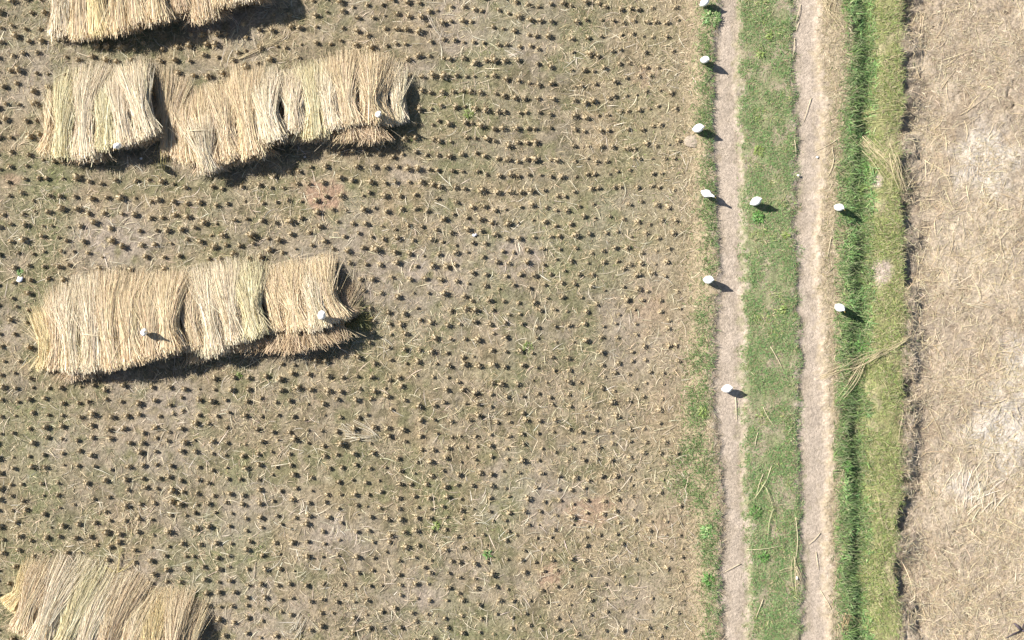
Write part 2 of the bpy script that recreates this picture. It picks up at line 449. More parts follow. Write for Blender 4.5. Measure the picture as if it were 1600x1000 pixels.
scatter('dry_field_straw', 5200, (1405, 1680, -60, 1060), lambda x, y: (x > edge('gap', x, y)) * (.2 + .8 * sstep(.42, .62, fbm(x, y, 80, 133, 3))),
        (.2, .5), (.004, .009), (2, 12), 18, PAL_STRAW * [.98, .93, .78], M_STRAW, 'long pale straws strewn over the dry field', 'straw litter', curl=.16, k=6)
scatter('dry_field_straw', 420, (1495, 1600, 710, 830), lambda x, y: np.exp(-((x - 1525) / 30) ** 2 - ((y - 775) / 42) ** 2),
        (.3, .55), (.006, .011), (3, 12), 16, PAL_STRAW * 1.08, M_STRAW, 'swath of pale parallel straws low in the dry field', 'straw litter', az=1.25, azs=.35, curl=.08, k=6)

# ------------------------------------------------------------------ rice sheaves lying in four stacks
SHEAF_TOPS = []


def make_sheaf(b, t, zb, zt, w, label, group, tint=(1, 1, 1), n=760, thick=.13, tie=None, wild=1.0, butt_len=1.0, name='rice_sheaf'):
    B = W(b[0], b[1], zb); T = W(t[0], t[1], zt)
    ax = T - B; ln = np.linalg.norm(ax[:2])
    L = np.array([ax[1], -ax[0], 0.0]); L /= np.linalg.norm(L)
    U = np.array([0, 0, 1.0])
    tint = np.array(tint)
    bow = random.uniform(-.05, .05)

    def axis(s):
        s = np.asarray(s)[..., None]
        sc = np.clip(s, 0, 1)
        return B + ax * s + U * (np.sin(sc * math.pi) * (.02 + .22 * max(zb - zt, 0)) - (np.clip(-s, 0, 1)) * .3) + L * bow * np.sin(s * math.pi)

    def rl(s): return w * np.interp(s, [-.1, 0, .12, .34, .7, 1, 1.2], [.40, .46, .47, .44, .54, .62, .68])
    def rv(s): return thick * np.interp(s, [-.1, 0, .3, .7, 1, 1.2], [.7, .85, 1, .72, .34, .25])
    # packed inner straw
    ss = np.linspace(.03, .80, 9)
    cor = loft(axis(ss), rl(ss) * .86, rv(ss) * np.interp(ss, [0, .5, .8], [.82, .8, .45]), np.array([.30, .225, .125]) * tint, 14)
    # locks of straw
    nl = n // 6
    th = rng.uniform(-.35, math.pi + .35, nl); ro = rng.uniform(.76, 1.12, nl)
    slant = rng.normal(0, .10 * wild, nl); lt = rng.uniform(.84, 1.16, nl)
    hue = rng.integers(0, len(PAL_STRAW), nl)
    lk = np.repeat(np.arange(nl), 6); m = len(lk)
    th = th[lk] + rng.normal(0, .10, m); ro = ro[lk] * rng.uniform(.93, 1.05, m)
    stray = rng.random(m) < (.22 if wild > 2 else .05)
    sl = np.where(stray, rng.normal(0, .33, m), 0) + slant[lk] + rng.normal(0, .045 * wild, m)
    s0 = rng.normal(0, .032, m) + .012 * rng.standard_normal(nl)[lk]
    s1 = np.clip(rng.normal(.87, .15, m), .45, 1.12)
    s1 = np.where(rng.random(m) < .05, s1 * .5, s1)
    short = rng.random(m) < .34
    s0 = np.where(short, rng.uniform(.1, .6, m), s0)
    k = 7
    q = np.linspace(0, 1, k)[None]
    s = s0[:, None] + (s1 - s0)[:, None] * q
    P = axis(s)
    wob = rng.normal(0, .013 * wild, (m, 1)) * np.sin(q * rng.uniform(2, 7, (m, 1)) + rng.uniform(0, 6, (m, 1)))
    lat = rl(s) * np.cos(th)[:, None] * ro[:, None] + sl[:, None] * (s - .3) * 1.2 + wob
    ver = rv(s) * np.sin(th)[:, None] * ro[:, None]
    fly = (rng.random(m) < .12)
    ver = ver + np.where(fly[:, None], np.clip(s - .5, 0, 1) * .10, 0) - np.clip(s - .8, 0, 1) * .25
    P = P + L * lat[..., None] + U * ver[..., None]
    P[..., 2] = np.maximum(P[..., 2], .02)
    roll = rng.normal(0, .7, m)
    S = L[None] * np.cos(roll)[:, None] + U[None] * np.sin(roll)[:, None]
    prof = np.interp(q[0], [0, .15, .5, 1], [1.05, 1, .85, .35])
    wd = rng.uniform(.004, .0085, m)[:, None] * prof
    C = PAL_STRAW[hue[lk]] * lt[lk][:, None] * rng.uniform(.8, 1.2, (m, 1)) * rng.uniform(.96, 1.04, (m, 3)) * tint
    V1, F1, C1 = ribbons(P, S[:, None], wd, C)
    # paler cut butts
    qi = np.tile(np.repeat(q[0], 2), m)
    C1 = C1 * (1 + .22 * np.clip(1 - qi * 3, 0, 1) * 1.0)[:, None]
    # tangled leaves at random
    org = np.array([B[0], B[1], 0.0])
    root = bpy.data.objects.new(name, None); COL.objects.link(root)
    root.location = org; root.empty_display_size = .2
    tag(root, label, 'straw sheaf', group)
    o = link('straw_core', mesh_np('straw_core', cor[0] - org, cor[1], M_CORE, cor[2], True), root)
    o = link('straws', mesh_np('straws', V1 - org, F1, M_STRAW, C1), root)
    o['kind'] = 'stuff'
    sp = .27 if tie is None else tie[0]
    # straw band
    a = np.linspace(-.25, math.pi + .25, 12)
    wv = 1.13 if tie else 1.05
    P = axis(np.full(12, sp) + (0.0 if tie is None else tie[1]) * (a / math.pi - .5)) + L * (rl(sp) * np.cos(a) * wv)[:, None] + U * (rv(sp) * np.sin(a) * wv)[:, None]
    tt = loft(P, np.full(12, .017 if tie else .006), np.full(12, .010 if tie else .005), (np.array([.66, .56, .38]) if tie else np.array([.48, .38, .22]) * tint), 6, up=ax / np.linalg.norm(ax))
    link('straw_band', mesh_np('straw_band', tt[0] - org, tt[1], M_STRAW, tt[2], True), root)
    return root


WARM = (1.04, .97, .84); PALE = (1.08, 1.07, 1.03); GREENISH = (1.0, 1.02, .86); BROWN = (.82, .73, .63); YELLOW = (1.04, .98, .74); TAN = (.98, .91, .80)
ORD = ['first', 'second', 'third', 'fourth', 'fifth', 'sixth', 'seventh', 'eighth', 'ninth', 'tenth', 'eleventh', 'twelfth', 'thirteenth',
       'fourteenth', 'fifteenth', 'sixteenth', 'seventeenth', 'eighteenth', 'nineteenth', 'twentieth']
TN = {WARM: 'golden', PALE: 'pale', GREENISH: 'greenish straw', BROWN: 'brown', YELLOW: 'yellowish', TAN: 'tan'}
STACKS = [
    ('topmost stack', 'stack cut off by the top edge', [
        ((98, 50), (104, -85), .16, .05, .42, PALE), ((130, 54), (135, -88), .28, .08, .42, WARM), ((160, 48), (160, -90), .38, .1, .40, YELLOW),
        ((190, 40), (188, -92), .44, .1, .40, WARM), ((218, 33), (214, -95), .48, .1, .38, TAN), ((246, 28), (240, -98), .50, .1, .36, WARM),
        ((290, 16), (282, -98), .40, .1, .40, BROWN), ((320, 22), (312, -100), .44, .1, .40, TAN), ((352, 4), (345, -104), .50, .1, .38, WARM),
        ((384, 0), (375, -106), .52, .1, .38, PALE), ((408, -6), (400, -110), .48, .1, .36, WARM)]),
    ('upper stack', 'stack', [
        ((80, 236), (103, 146), .12, .04, .40, WARM), ((106, 243), (116, 128), .24, .06, .42, GREENISH), ((138, 240), (143, 118), .33, .08, .42, PALE),
        ((170, 226), (168, 118), .40, .09, .42, GREENISH), ((198, 222), (188, 114), .42, .09, .38, PALE), ((228, 212), (208, 104), .46, .10, .38, PALE),
        ((256, 236), (256, 124), .08, .04, .15, TAN), ((278, 240), (278, 124), .11, .05, .19, TAN),
        ((298, 250), (300, 146), .25, .06, .38, TAN), ((330, 252), (322, 140), .34, .08, .40, WARM), ((362, 248), (345, 132), .40, .08, .42, TAN),
        ((396, 238), (376, 124), .45, .09, .42, WARM), ((430, 216), (405, 114), .50, .10, .40, PALE),
        ((464, 204), (448, 112), .40, .08, .38, PALE), ((492, 208), (482, 103), .42, .09, .40, GREENISH), ((520, 202), (512, 97), .42, .09, .40, PALE),
        ((548, 196), (540, 92), .42, .09, .38, TAN), ((576, 198), (566, 94), .38, .08, .38, WARM), ((602, 194), (590, 96), .25, .08, .34, TAN), ((620, 190), (609, 100), .16, .05, .30, PALE)]),
    ('middle stack', 'stack', [
        ((78, 570), (76, 486), .12, .04, .38, YELLOW), ((96, 576), (97, 460), .22, .06, .40, TAN), ((120, 578), (118, 440), .30, .08, .42, PALE),
        ((148, 574), (146, 438), .38, .09, .42, PALE), ((182, 566), (178, 438), .44, .09, .42, TAN), ((212, 564), (208, 438), .48, .1, .42, WARM),
        ((244, 554), (240, 436), .52, .1, .40, TAN), ((270, 544), (268, 432), .54, .1, .36, WARM),
        ((312, 544), (296, 430), .38, .08, .40, TAN), ((340, 542), (324, 424), .42, .08, .40, PALE), ((370, 532), (350, 420), .45, .09, .40, PALE), ((402, 524), (376, 418), .48, .09, .38, GREENISH),
        ((440, 520), (422, 424), .36, .08, .38, WARM), ((468, 516), (446, 416), .42, .09, .42, WARM), ((498, 510), (470, 414), .43, .09, .42, PALE), ((526, 500), (496, 416), .36, .09, .36, WARM),
        ((548, 500), (524, 440), .12, .04, .20, BROWN)]),
    ('bottom left stack', 'stack cut off by the bottom edge', [
        ((18, 950), (62, 892), .14, .05, .36, YELLOW), ((40, 985), (88, 886), .28, .07, .40, TAN), ((62, 1010), (118, 880), .36, .09, .42, PALE),
        ((92, 1030), (150, 888), .40, .09, .42, GREENISH), ((128, 1040), (176, 900), .42, .09, .42, PALE), ((162, 1045), (202, 914), .42, .09, .40, TAN),
        ((198, 1048), (226, 922), .42, .09, .40, WARM), ((236, 1050), (248, 928), .42, .09, .38, YELLOW), ((268, 1050), (268, 936), .38, .09, .38, TAN),
        ((298, 1045), (290, 946), .26, .06, .34, WARM)]),
]
for si, (sname, sdesc, sheaves) in enumerate(STACKS):
    group = 'straw sheaves lying side by side in the ' + sname
    ns = len(sheaves)
    for i, (b, t, zb, zt, w, tn) in enumerate(sheaves):
        j = ns - 1 - i
        if i <= j: pos = (ORD[i] + ' from the left end') if i else 'outermost at the left end'
        else: pos = (ORD[j] + ' from the right end') if j else 'outermost at the right end'
        lab = f'{TN[tn]} rice sheaf, {pos} of the {sname}'
        b = (b[0] + random.gauss(0, 2), b[1] + random.gauss(0, 3.2)); t = (t[0] + random.gauss(0, 4), t[1] + random.gauss(0, 5))
        tie = (.34, .10) if (si == 2 and i == 3) else None
        if tie: lab = 'pale rice sheaf with light straw band, fourth from left in the middle stack'
        make_sheaf(b, t, zb * .92, zt, w * .92, lab, group, tn, n=int(1850 * w / .4), tie=tie, wild=1.5 if tn == BROWN else 1.0)
    # lower course, seen only as brown butts below the upper one
    low = [s for s in sheaves if s[2] > .27]
    for (b, t, zb, zt, w, tn) in low[::1]:
        out = 30 if (si == 2 and b[0] > 430) else 20 if (si == 1 and 540 < b[0] < 610) else 15 if (si == 2 and b[0] > 300) or (si == 1 and 300 < b[0] < 350) else 9
        b2 = (b[0] + random.uniform(-5, 8), b[1] + out + random.uniform(-4, 5))
        make_sheaf(b2, ((b[0] * .5 + t[0] * .5), b[1] * .5 + t[1] * .5), zb * (.66 if out >= 20 else .40), .06, w * .95, 'brown sheaf butts showing low under the ' + sname,
                   'buried lower sheaves of the ' + sname, BROWN, n=560, thick=max(.09, zb * .33), wild=3.0)
# the short pale sheaf thrown on top of the upper stack
make_sheaf((328, 268), (308, 190), .34, .46, .26, 'short pale sheaf with a visible band, thrown on the front of the upper stack', 'loose sheaves on the stacks', PALE, n=700, thick=.09,
           tie=(.80, .12))

# ------------------------------------------------------------------ rice stubble clumps
ZONES = [np.array(p) for p in (
    [(70, -100), (430, -120), (480, 8), (330, 48), (160, 72), (85, 45)],
    [(60, 240), (95, 125), (215, 96), (290, 128), (450, 96), (630, 86), (640, 205), (455, 262), (330, 286), (150, 268)],
    [(48, 585), (52, 462), (130, 430), (520, 402), (575, 535), (320, 592), (170, 602)],
    [(5, 955), (60, 872), (150, 875), (215, 905), (300, 935), (335, 990), (335, 1080), (60, 1080)])]


def inside(px, py):
    r = np.zeros(len(px), bool)
    for z in ZONES:
        c = np.zeros(len(px), bool)
        for i in range(len(z)):
            (x1, y1), (x2, y2) = z[i], z[i - 1]
            hit = ((y1 > py) != (y2 > py)) & (px < (x2 - x1) * (py - y1) / (y2 - y1 + 1e-9) + x1)
            c ^= hit
        r |= c
    return r


def clump_geo(seed):
    r = np.random.default_rng(seed)
    n = 40
    a = r.uniform(0, 2 * math.pi, n); lean = r.uniform(.0, .42, n) ** 1.2
    rad = .033 * np.sqrt(r.uniform(.02, 1, n)); ht = r.uniform(.055, .110, n)
    base = np.stack([np.cos(a) * rad, np.sin(a) * rad, np.full(n, -.02)], -1)
    top = base + np.stack([np.cos(a) * lean * ht, np.sin(a) * lean * ht, ht], -1)
    P = np.stack([base, (base + top) / 2 + r.normal(0, .004, (n, 3)), top], 1)
    S1 = np.stack([-np.sin(a), np.cos(a), np.zeros(n)], -1); S2 = np.stack([np.cos(a), np.sin(a), -lean], -1)
    w = np.tile(np.array([.008, .009, .009]), (n, 1)) * r.uniform(.8, 1.3, (n, 1))
    C = np.array([[.68, .59, .43], [.60, .51, .35], [.76, .67, .51], [.52, .43, .29]])[r.integers(0, 4, n)]
    A = ribbons(P, S1[:, None], w, C); Bq = ribbons(P, S2[:, None] / np.linalg.norm(S2, axis=1)[:, None, None], w, C)
    # droopy dry leaves
    m = 18
    a = r.uniform(0, 2 * math.pi, m); d = np.stack([np.cos(a), np.sin(a), np.zeros(m)], -1); l = r.uniform(.035, .095, m)[:, None]
    Q = np.stack([d * .01 + [0, 0, .02], d * l * .4 + [0, 0, .045], d * l * .75 + [0, 0, .035], d * l + [0, 0, .015]], 1)
    S = np.stack([-np.sin(a), np.cos(a), np.zeros(m)], -1)
    D = ribbons(Q, S[:, None], np.tile(np.array([.007, .010, .008, .003]), (m, 1)), PAL_LIT[r.integers(0, 4, m)] * 1.25)
    K = loft([(0, 0, -.02), (0, 0, .04), (.003, 0, .070), (.004, .002, .085)], [.036, .030, .028, .016], [.036, .030, .026, .016], (.40, .32, .20), 8, up=(0, 1, 0))
    return merge([A, Bq, D, K])


VAR = [clump_geo(100 + i) for i in range(12)]
cl = []
yrow = -50.0; row = 0
while yrow < 1055:
    sp = 24.5 - 4.0 * float(sstep(250, 420, yrow))
    x = -50.0 + (row % 2) * 3
    while x < 1080:
        step = 21.5 + 2.6 * float(sstep(300, 500, yrow)) - 4.4 * float(sstep(560, 700, x)) * (1 - float(sstep(260, 380, yrow)))
        wob = 16 * (float(fbm(x, yrow, 170, 141, 2)) - .5) * 2
        wob += (-.10 * (x - 300) if False else 0)
        cl.append((x + random.gauss(0, 3.0), yrow + wob + random.gauss(0, 1.6 if x > 600 and yrow < 330 else 2.5)))
        x += step
    yrow += sp; row += 1
cl = np.array(cl)
cl[:, 1] += (vnoise(cl[:, 0], cl[:, 1], 45, 153) - .5) * 12
cl[:, 0] += (vnoise(cl[:, 0], cl[:, 1], 90, 150) - .5) * 16
ok = ~inside(cl[:, 0], cl[:, 1]) & (cl[:, 0] < edge('verge', cl[:, 0], cl[:, 1]) - 16) & (rng.random(len(cl)) > .05 + .12 * sstep(900, 1060, cl[:, 0]))
d = np.abs(cl[:, 0] - 873 - (cl[:, 1] - 100) * .03) < 9       # the lane where no hills stand, upper right
ok &= ~(d & (cl[:, 1] < 230))
cl = cl[ok]
nC = len(cl)
size = np.clip(rng.normal(.77, .16, nC), .42, 1.25) * (1 + .12 * sstep(520, 300, cl[:, 1])) * (1 - .12 * sstep(650, 1000, cl[:, 0])) * (1 - .12 * sstep(600, 1000, cl[:, 1]) * sstep(300, 500, cl[:, 0]))
cw = W(cl[:, 0], cl[:, 1]); cw[:, 2] = height(cw[:, 0], cw[:, 1])
# dry right edge of the paddy: clumps trodden flatter
flat = 1 - .25 * sstep(880, 1060, cl[:, 0])
inframe = (cl[:, 0] > 8) & (cl[:, 0] < 1590) & (cl[:, 1] > 8) & (cl[:, 1] < 992)
order = np.argsort(-(size * inframe))
big = order[:300]; rest = order[300:]
vmesh = []
for V, Fq, C in VAR:
    vmesh.append(mesh_np('stubble_clump', V, Fq, M_STRAW, C))
for i in big:
    o = link('stubble_clump', vmesh[int(i) % 12])
    o.location = cw[i]; o.rotation_euler = (0, 0, random.uniform(0, 6.28)); o.scale = (size[i], size[i], size[i] * flat[i] * 1.15)
    X_, Y_ = cl[i]
    if X_ > 880: reg = 'near the green verge at the right side of the paddy'
    elif X_ > 640: reg = ('right of the upper stack' if Y_ < 330 else 'in the middle of the paddy' if Y_ < 640 else 'in the lower middle of the paddy')
    elif Y_ < 110: reg = 'between the topmost and upper stacks'
    elif Y_ < 440: reg = 'between the upper and middle stacks'
    elif Y_ < 600: reg = 'beside the middle stack'
    elif Y_ < 800: reg = 'in the open paddy below the middle stack'
    else: reg = 'near the bottom left stack'
    tag(o, 'large tan rice stubble clump ' + reg, 'stubble clump', 'larger rice stubble clumps ' + reg)
parts = []
for i in rest:
    V, Fq, C = VAR[int(i) % 12]
    a = random.uniform(0, 6.28); c_, s_ = math.cos(a) * size[i], math.sin(a) * size[i]
    R = np.array([[c_, s_, 0], [-s_, c_, 0], [0, 0, size[i] * flat[i] * 1.15]])
    parts.append((V @ R + cw[i], Fq, C * random.uniform(.8, 1.12)))
V, Fq, C = merge(parts)
tag(link('stubble_rows', mesh_np('stubble_rows', V, Fq, M_STRAW, C)), 'rows of smaller cut rice stubble clumps across the harvested paddy', 'stubble', kind='stuff')


# ------------------------------------------------------------------ white egrets
def egret(px, py, zg, heading, pose, label, size=1.0):
    """px, py: where the middle of the bird shows; zg: height of what it stands on"""
    W_ = (.86, .86, .84)
    if pose == 'hunched':
        sp = [(-.105, .085), (-.085, .115), (-.055, .150), (-.02, .190), (.012, .225), (.036, .255), (.048, .280), (.050, .303), (.062, .322), (.082, .326), (.100, .320)]
        ry = [.010, .044, .068, .079, .079, .070, .054, .036, .027, .018, .009]
        rz = [.008, .034, .056, .068, .068, .060, .046, .034, .027, .018, .010]
        bill = [(.096, .320), (.125, .315), (.152, .308)]
        eye = (.080, .330)
    elif pose == 'stretched':
        sp = [(-.125, .125), (-.095, .145), (-.055, .170), (-.01, .195), (.035, .212), (.068, .225), (.092, .245), (.112, .268), (.135, .285), (.160, .288), (.178, .282)]
        ry = [.010, .034, .060, .074, .068, .044, .026, .019, .022, .017, .008]
        rz = [.007, .022, .044, .058, .054, .038, .024, .018, .021, .016, .008]
        bill = [(.174, .282), (.205, .274), (.232, .264)]
        eye = (.152, .292)
    else:  # alert, neck raised
        sp = [(-.125, .100), (-.095, .130), (-.055, .165), (-.012, .200), (.025, .225), (.048, .255), (.050, .295), (.042, .335), (.045, .370), (.064, .386), (.086, .382)]
        ry = [.008, .030, .054, .070, .062, .040, .024, .018, .019, .020, .009]
        rz = [.006, .020, .042, .056, .054, .040, .024, .018, .019, .019, .009]
        bill = [(.082, .382), (.112, .376), (.140, .368)]
        eye = (.062, .392)
    p = W(px, py, zg + .2 * size)
    root = bpy.data.objects.new('egret', None); COL.objects.link(root)
    root.location = (p[0], p[1], zg); root.rotation_euler = (0, 0, heading); root.scale = (size * .74, size * .90, size * .92)
    root.empty_display_size = .1
    tag(root, label, 'egret', 'white egrets about the track and the straw')

    def part(name, geo, mat, smooth=True, parent=root):
        return link(name, mesh_np(name, geo[0], geo[1], mat, geo[2], smooth), parent)
    fine = np.linspace(0, len(sp) - 1, 26)
    s_ = np.array(sp)
    i0 = np.arange(len(sp))
    pts = np.stack([np.interp(fine, i0, s_[:, 0]), 0 * fine, np.interp(fine, i0, s_[:, 1])], -1)
    pts[1:-1] = (pts[:-2] + 2 * pts[1:-1] + pts[2:]) / 4
    for _ in range(3):
        pts[1:-1] = (pts[:-2] + 2 * pts[1:-1] + pts[2:]) / 4
    ra_ = np.interp(fine, i0, ry); rb_ = np.interp(fine, i0, rz)
    for _ in range(4):
        ra_[1:-1] = (ra_[:-2] + 2 * ra_[1:-1] + ra_[2:]) / 4; rb_[1:-1] = (rb_[:-2] + 2 * rb_[1:-1] + rb_[2:]) / 4
    part('body', loft(pts, ra_, rb_, W_, 20, side=(0, 1, 0)), M_PLUME)
    for sd_ in (-1, 1):
        wp = np.array([(sp[5][0] - .02, sd_ * .030, sp[5][1] - .03), (sp[3][0] + .02, sd_ * .050, sp[3][1] - .004), (sp[2][0], sd_ * .040, sp[2][1] - .008), (sp[1][0] - .004, sd_ * .018, sp[1][1] - .006), (sp[0][0] - .012, sd_ * .008, sp[0][1] - .01)])
        part('wing', loft(wp, [.010, .026, .022, .014, .003], [.014, .040, .034, .018, .003], (.85, .85, .84), 10), M_PLUME)
        hip = np.array([-.01, sd_ * .026, .155]); knee = np.array([-.022, sd_ * .027, .085]); foot = np.array([.0, sd_ * .028, .006])
        leg = [loft([hip, knee, foot], [.009, .0055, .0045], [.009, .0055, .0045], (.035, .035, .03), 6, up=(0, 1, 0))]
        for ta in (-.5, 0, .5, math.pi):
            l = .045 if ta != math.pi else .028
            leg.append(loft([foot, foot + [math.cos(ta) * l * .5, math.sin(ta) * l * .5, .0], foot + [math.cos(ta) * l, math.sin(ta) * l, -.003]], [.004, .0035, .0015], [.004, .003, .0015], (.035, .035, .03), 6))
        part('leg', merge(leg), M_HARD)
        ec = np.array([eye[0], sd_ * .0185, eye[1]])
        part('eye', loft([ec - [0, .003 * sd_, 0], ec, ec + [0, .003 * sd_, 0]], [.002, .0035, .001], [.002, .0035, .001], (.03, .03, .02), 8, up=(0, 0, 1)), M_HARD)
    b3 = [(x, 0, z) for x, z in bill]
    part('bill', loft(b3, [.007, .005, .0012], [.008, .005, .0012], (.55, .40, .10), 8), M_HARD)
    return root


def gz(px, py):
    p = W(px, py)
    return float(height(p[0], p[1]))


R_ = math.radians
EG = [
    (1102, 2, None, 20, 'hunched', 1.00, 'white egret half cut off by the top edge, beside the left rut'),
    (1102, 93, None, -40, 'hunched', 1.00, 'white hunched egret on the paddy edge below the topmost one'),
    (1092, 200, None, -12, 'hunched', 1.12, 'plump white egret above a pale bare mound at the paddy edge'),
    (1105, 302, None, -36, 'stretched', 1.10, 'white egret stretching its neck and bill down to the right over the left rut'),
    (1182, 314, None, 12, 'hunched', 1.05, 'only white egret standing on the green strip between the ruts'),
    (1312, 324, None, -50, 'hunched', 1.00, 'upper of the two white egrets at the rim of the ditch'),
    (1108, 437, None, -20, 'hunched', 1.03, 'white egret at the left rut edge, below the one with stretched neck'),
    (1313, 481, None, -62, 'hunched', 1.08, 'lower of the two white egrets at the rim of the ditch'),
    (1137, 607, None, 5, 'hunched', 1.00, 'white egret standing inside the left rut, lowest in the picture'),
    (183, 228, .46, 275, 'hunched', .95, 'white egret perched on the left part of the upper straw stack'),
    (592, 178, .33, -25, 'alert', .92, 'white egret perched near the right end of the upper straw stack'),
    (225, 519, .57, -10, 'alert', .98, 'white egret with long shadow on the left part of the middle straw stack'),
    (503, 492, .47, 20, 'hunched', 1.05, 'white egret perched near the right end of the middle straw stack'),
]
for (px, py, z, hd, pose, s, lab) in EG:
    egret(px, py, gz(px - 5, py) if z is None else z, R_(hd), pose, lab, s)


# ------------------------------------------------------------------ single straws, wisps, weeds and scraps
def single_straw(x0, y0, x1, y1, label, w=.010, z=None, sag=0.0, tint=(.66, .56, .37), group=None, parent=None, bow=0.06):
    a = W(x0, y0); b = W(x1, y1)
    for p in (a, b):
        p[2] = float(height(p[0], p[1])) + .015 + (z or 0)
    n = 7
    q = np.linspace(0, 1, n)[:, None]
    P = a + (b - a) * q
    L = np.array([-(b - a)[1], (b - a)[0], 0])
    P += L * bow * random.uniform(-1, 1) * np.sin(q * math.pi)
    for i in range(n):
        P[i, 2] = max(P[i, 2], float(height(P[i, 0], P[i, 1])) + .010) + .012 * math.sin(q[i, 0] * math.pi)
    g = loft(P, np.linspace(w, w * .5, n) * .5, np.linspace(w, w * .5, n) * .5, tint, 6)
    org = np.array([P[0][0], P[0][1], P[0][2] - .01])
    if parent is None:
        o = link('straw_stalk', mesh_np('straw_stalk', g[0] - org, g[1], M_STRAW, g[2], True)); o.location = org
        tag(o, label, 'straw', group)
        return o
    return g


G_S = 'single straws lying on the track and grass'
for row_ in [
    (1249, 10, 1241, 38, 'thick pale straw at the left rim of the right rut near the top edge'),
    (1247, 38, 1242, 52, 'short straw just below the topmost straw of the right rut'),
    (1240, 62, 1236, 95, 'pale straw along the grass edge of the right rut'),
    (1266, 155, 1254, 192, 'bright straw lying alone across the middle of the right rut'),
    (1239, 222, 1242, 250, 'thin straw upright along the left rim of the right rut'),
    (1308, 219, 1272, 238, 'slanting straw running from the verge into the right rut'),
    (1297, 233, 1300, 250, 'short thick straw on the straw verge below the slanting one'),
    (1300, 250, 1291, 278, 'straw on the verge above the upper ditch egret'),
    (1296, 372, 1290, 404, 'straw on the verge between the two ditch egrets'),
    (1148, 620, 1150, 660, 'pale straw in the left rut just below the lowest egret'),
    (1190, 637, 1211, 671, 'long bright straw slanting across the green strip'),
    (1182, 676, 1177, 698, 'straw on the green strip below the long slanting one'),
    (1203, 728, 1196, 750, 'pale forked straw on the lower green strip'),
    (1201, 543, 1220, 577, 'thin straw on the green strip right of the lowest egret'),
    (1240, 808, 1238, 885, 'long arching straw at the right edge of the green strip'),
    (1165, 858, 1225, 850, 'straw lying level across the lower green strip'),
    (1156, 880, 1128, 895, 'straw slanting over the lower left rut'),
    (1190, 935, 1178, 965, 'straw leaning on the green strip near the bottom edge'),
    (1280, 832, 1262, 850, 'short straw slanting over the lower right rut'),
    (1273, 862, 1277, 890, 'straw standing out in the lower right rut'),
    (1280, 922, 1300, 962, 'straw on the verge near the bottom edge'),
    (1190, 740, 1179, 777, 'straw on the left side of the forked straw'),
]:
    single_straw(*row_, group=G_S, w=.012)
for row_ in [
    (1449, 15, 1444, 95, 'long straw running up the dry field near the top edge'),
    (1440, 100, 1427, 124, 'short straw below the long upright one in the dry field'),
    (1460, 18, 1515, 10, 'straw lying level near the top of the dry field'),
    (1505, 176, 1560, 130, 'long straw slanting over the upper dry field'),
    (1535, 178, 1512, 196, 'small straw below the long slanting one'),
    (1475, 135, 1498, 104, 'straw slanting beside the pale patch of the dry field'),
    (1424, 176, 1355, 178, 'thin straw reaching from the dry field over the bank'),
    (1493, 360, 1487, 400, 'straw standing upright in the middle of the dry field'),
    (1455, 640, 1478, 690, 'straw in the dry field right of the dark edge, below the wisp'),
    (1409, 650, 1402, 690, 'straw along the dark edge of the dry field'),
    (1590, 900, 1530, 945, 'straw slanting at the bottom right of the dry field'),
]:
    single_straw(*row_, group='single straws lying on the dry field', w=.010, tint=(.58, .47, .31))


def wisp(name, strands, label, cat, w=.008, spread=4, n=10, group=None, tint=(.60, .50, .31), lift=.03):
    """a loose handful of straws along given lines"""
    parts = []
    for (x0, y0, x1, y1) in strands:
        for _ in range(n):
            g = single_straw(x0 + random.gauss(0, spread), y0 + random.gauss(0, spread), x1 + random.gauss(0, spread * 1.5), y1 + random.gauss(0, spread * 1.2), None, w=w * random.uniform(.6, 1.2),
                             z=random.uniform(0, lift), tint=np.array(tint) * random.uniform(.75, 1.15), parent=1, bow=.09)
            parts.append(g)
    V, Fq, C = merge(parts)
    org = np.array([V[0][0], V[0][1], V[:, 2].min()])
    o = link(name, mesh_np(name, V - org, Fq, M_STRAW, C, True)); o.location = org
    return tag(o, label, cat, group)


wisp('straw_wisp', [(1420, 528, 1355, 562), (1375, 552, 1310, 580), (1340, 568, 1272, 594), (1345, 565, 1305, 625)], 'long loose wisp of straw lying right across the ditch and bank', 'straw wisp', n=8, spread=3.4, lift=.08, w=.009)
wisp('straw_wisp', [(1346, 222, 1384, 262), (1352, 218, 1405, 285), (1395, 250, 1412, 300)], 'loose straw wisp falling over the bank into the dark edge of the dry field', 'straw wisp', n=12, spread=7, lift=.07, w=.009)
wisp('straw_wisp', [(1280, -5, 1296, 22), (1300, -5, 1290, 24), (1290, 25, 1325, 50)], 'tangle of pale straw on the verge at the top edge', 'straw wisp', n=8, spread=6)
wisp('straw_wisp', [(1345, 180, 1402, 170), (1345, 187, 1404, 190)], 'thin yellow straws lying level over the bank above the falling wisp', 'straw wisp', n=5, spread=3, tint=(.50, .48, .22))
wisp('straw_wisp', [(540, 682, 592, 686), (536, 665, 560, 683), (592, 682, 560, 660)], 'pale bleached straw wisp lying among the stubble in the lower middle', 'straw wisp', n=6, spread=4, tint=(.66, .60, .47))
wisp('straw_wisp', [(465, 1000, 478, 965), (458, 985, 470, 962)], 'pale straws standing out at the bottom edge right of the bottom left stack', 'straw wisp', n=5, spread=3, tint=(.66, .60, .47))
wisp('straw_wisp', [(373, 93, 450, 55), (362, 92, 415, 72)], 'long straws lying between the topmost stack and the upper stack', 'straw wisp', n=3, spread=1.6)
wisp('straw_wisp', [(845, 10, 800, 28), (820, 22, 780, 32)], 'short straws slanting near the top middle of the paddy', 'straw wisp', n=2, spread=1.6)
wisp('straw_wisp', [(684, 60, 722, 48), (690, 52, 684, 68), (672, 28, 690, 60)], 'pale crossed straws on a bare patch near the top of the paddy', 'straw wisp', n=3, spread=2.5, tint=(.62, .55, .45))
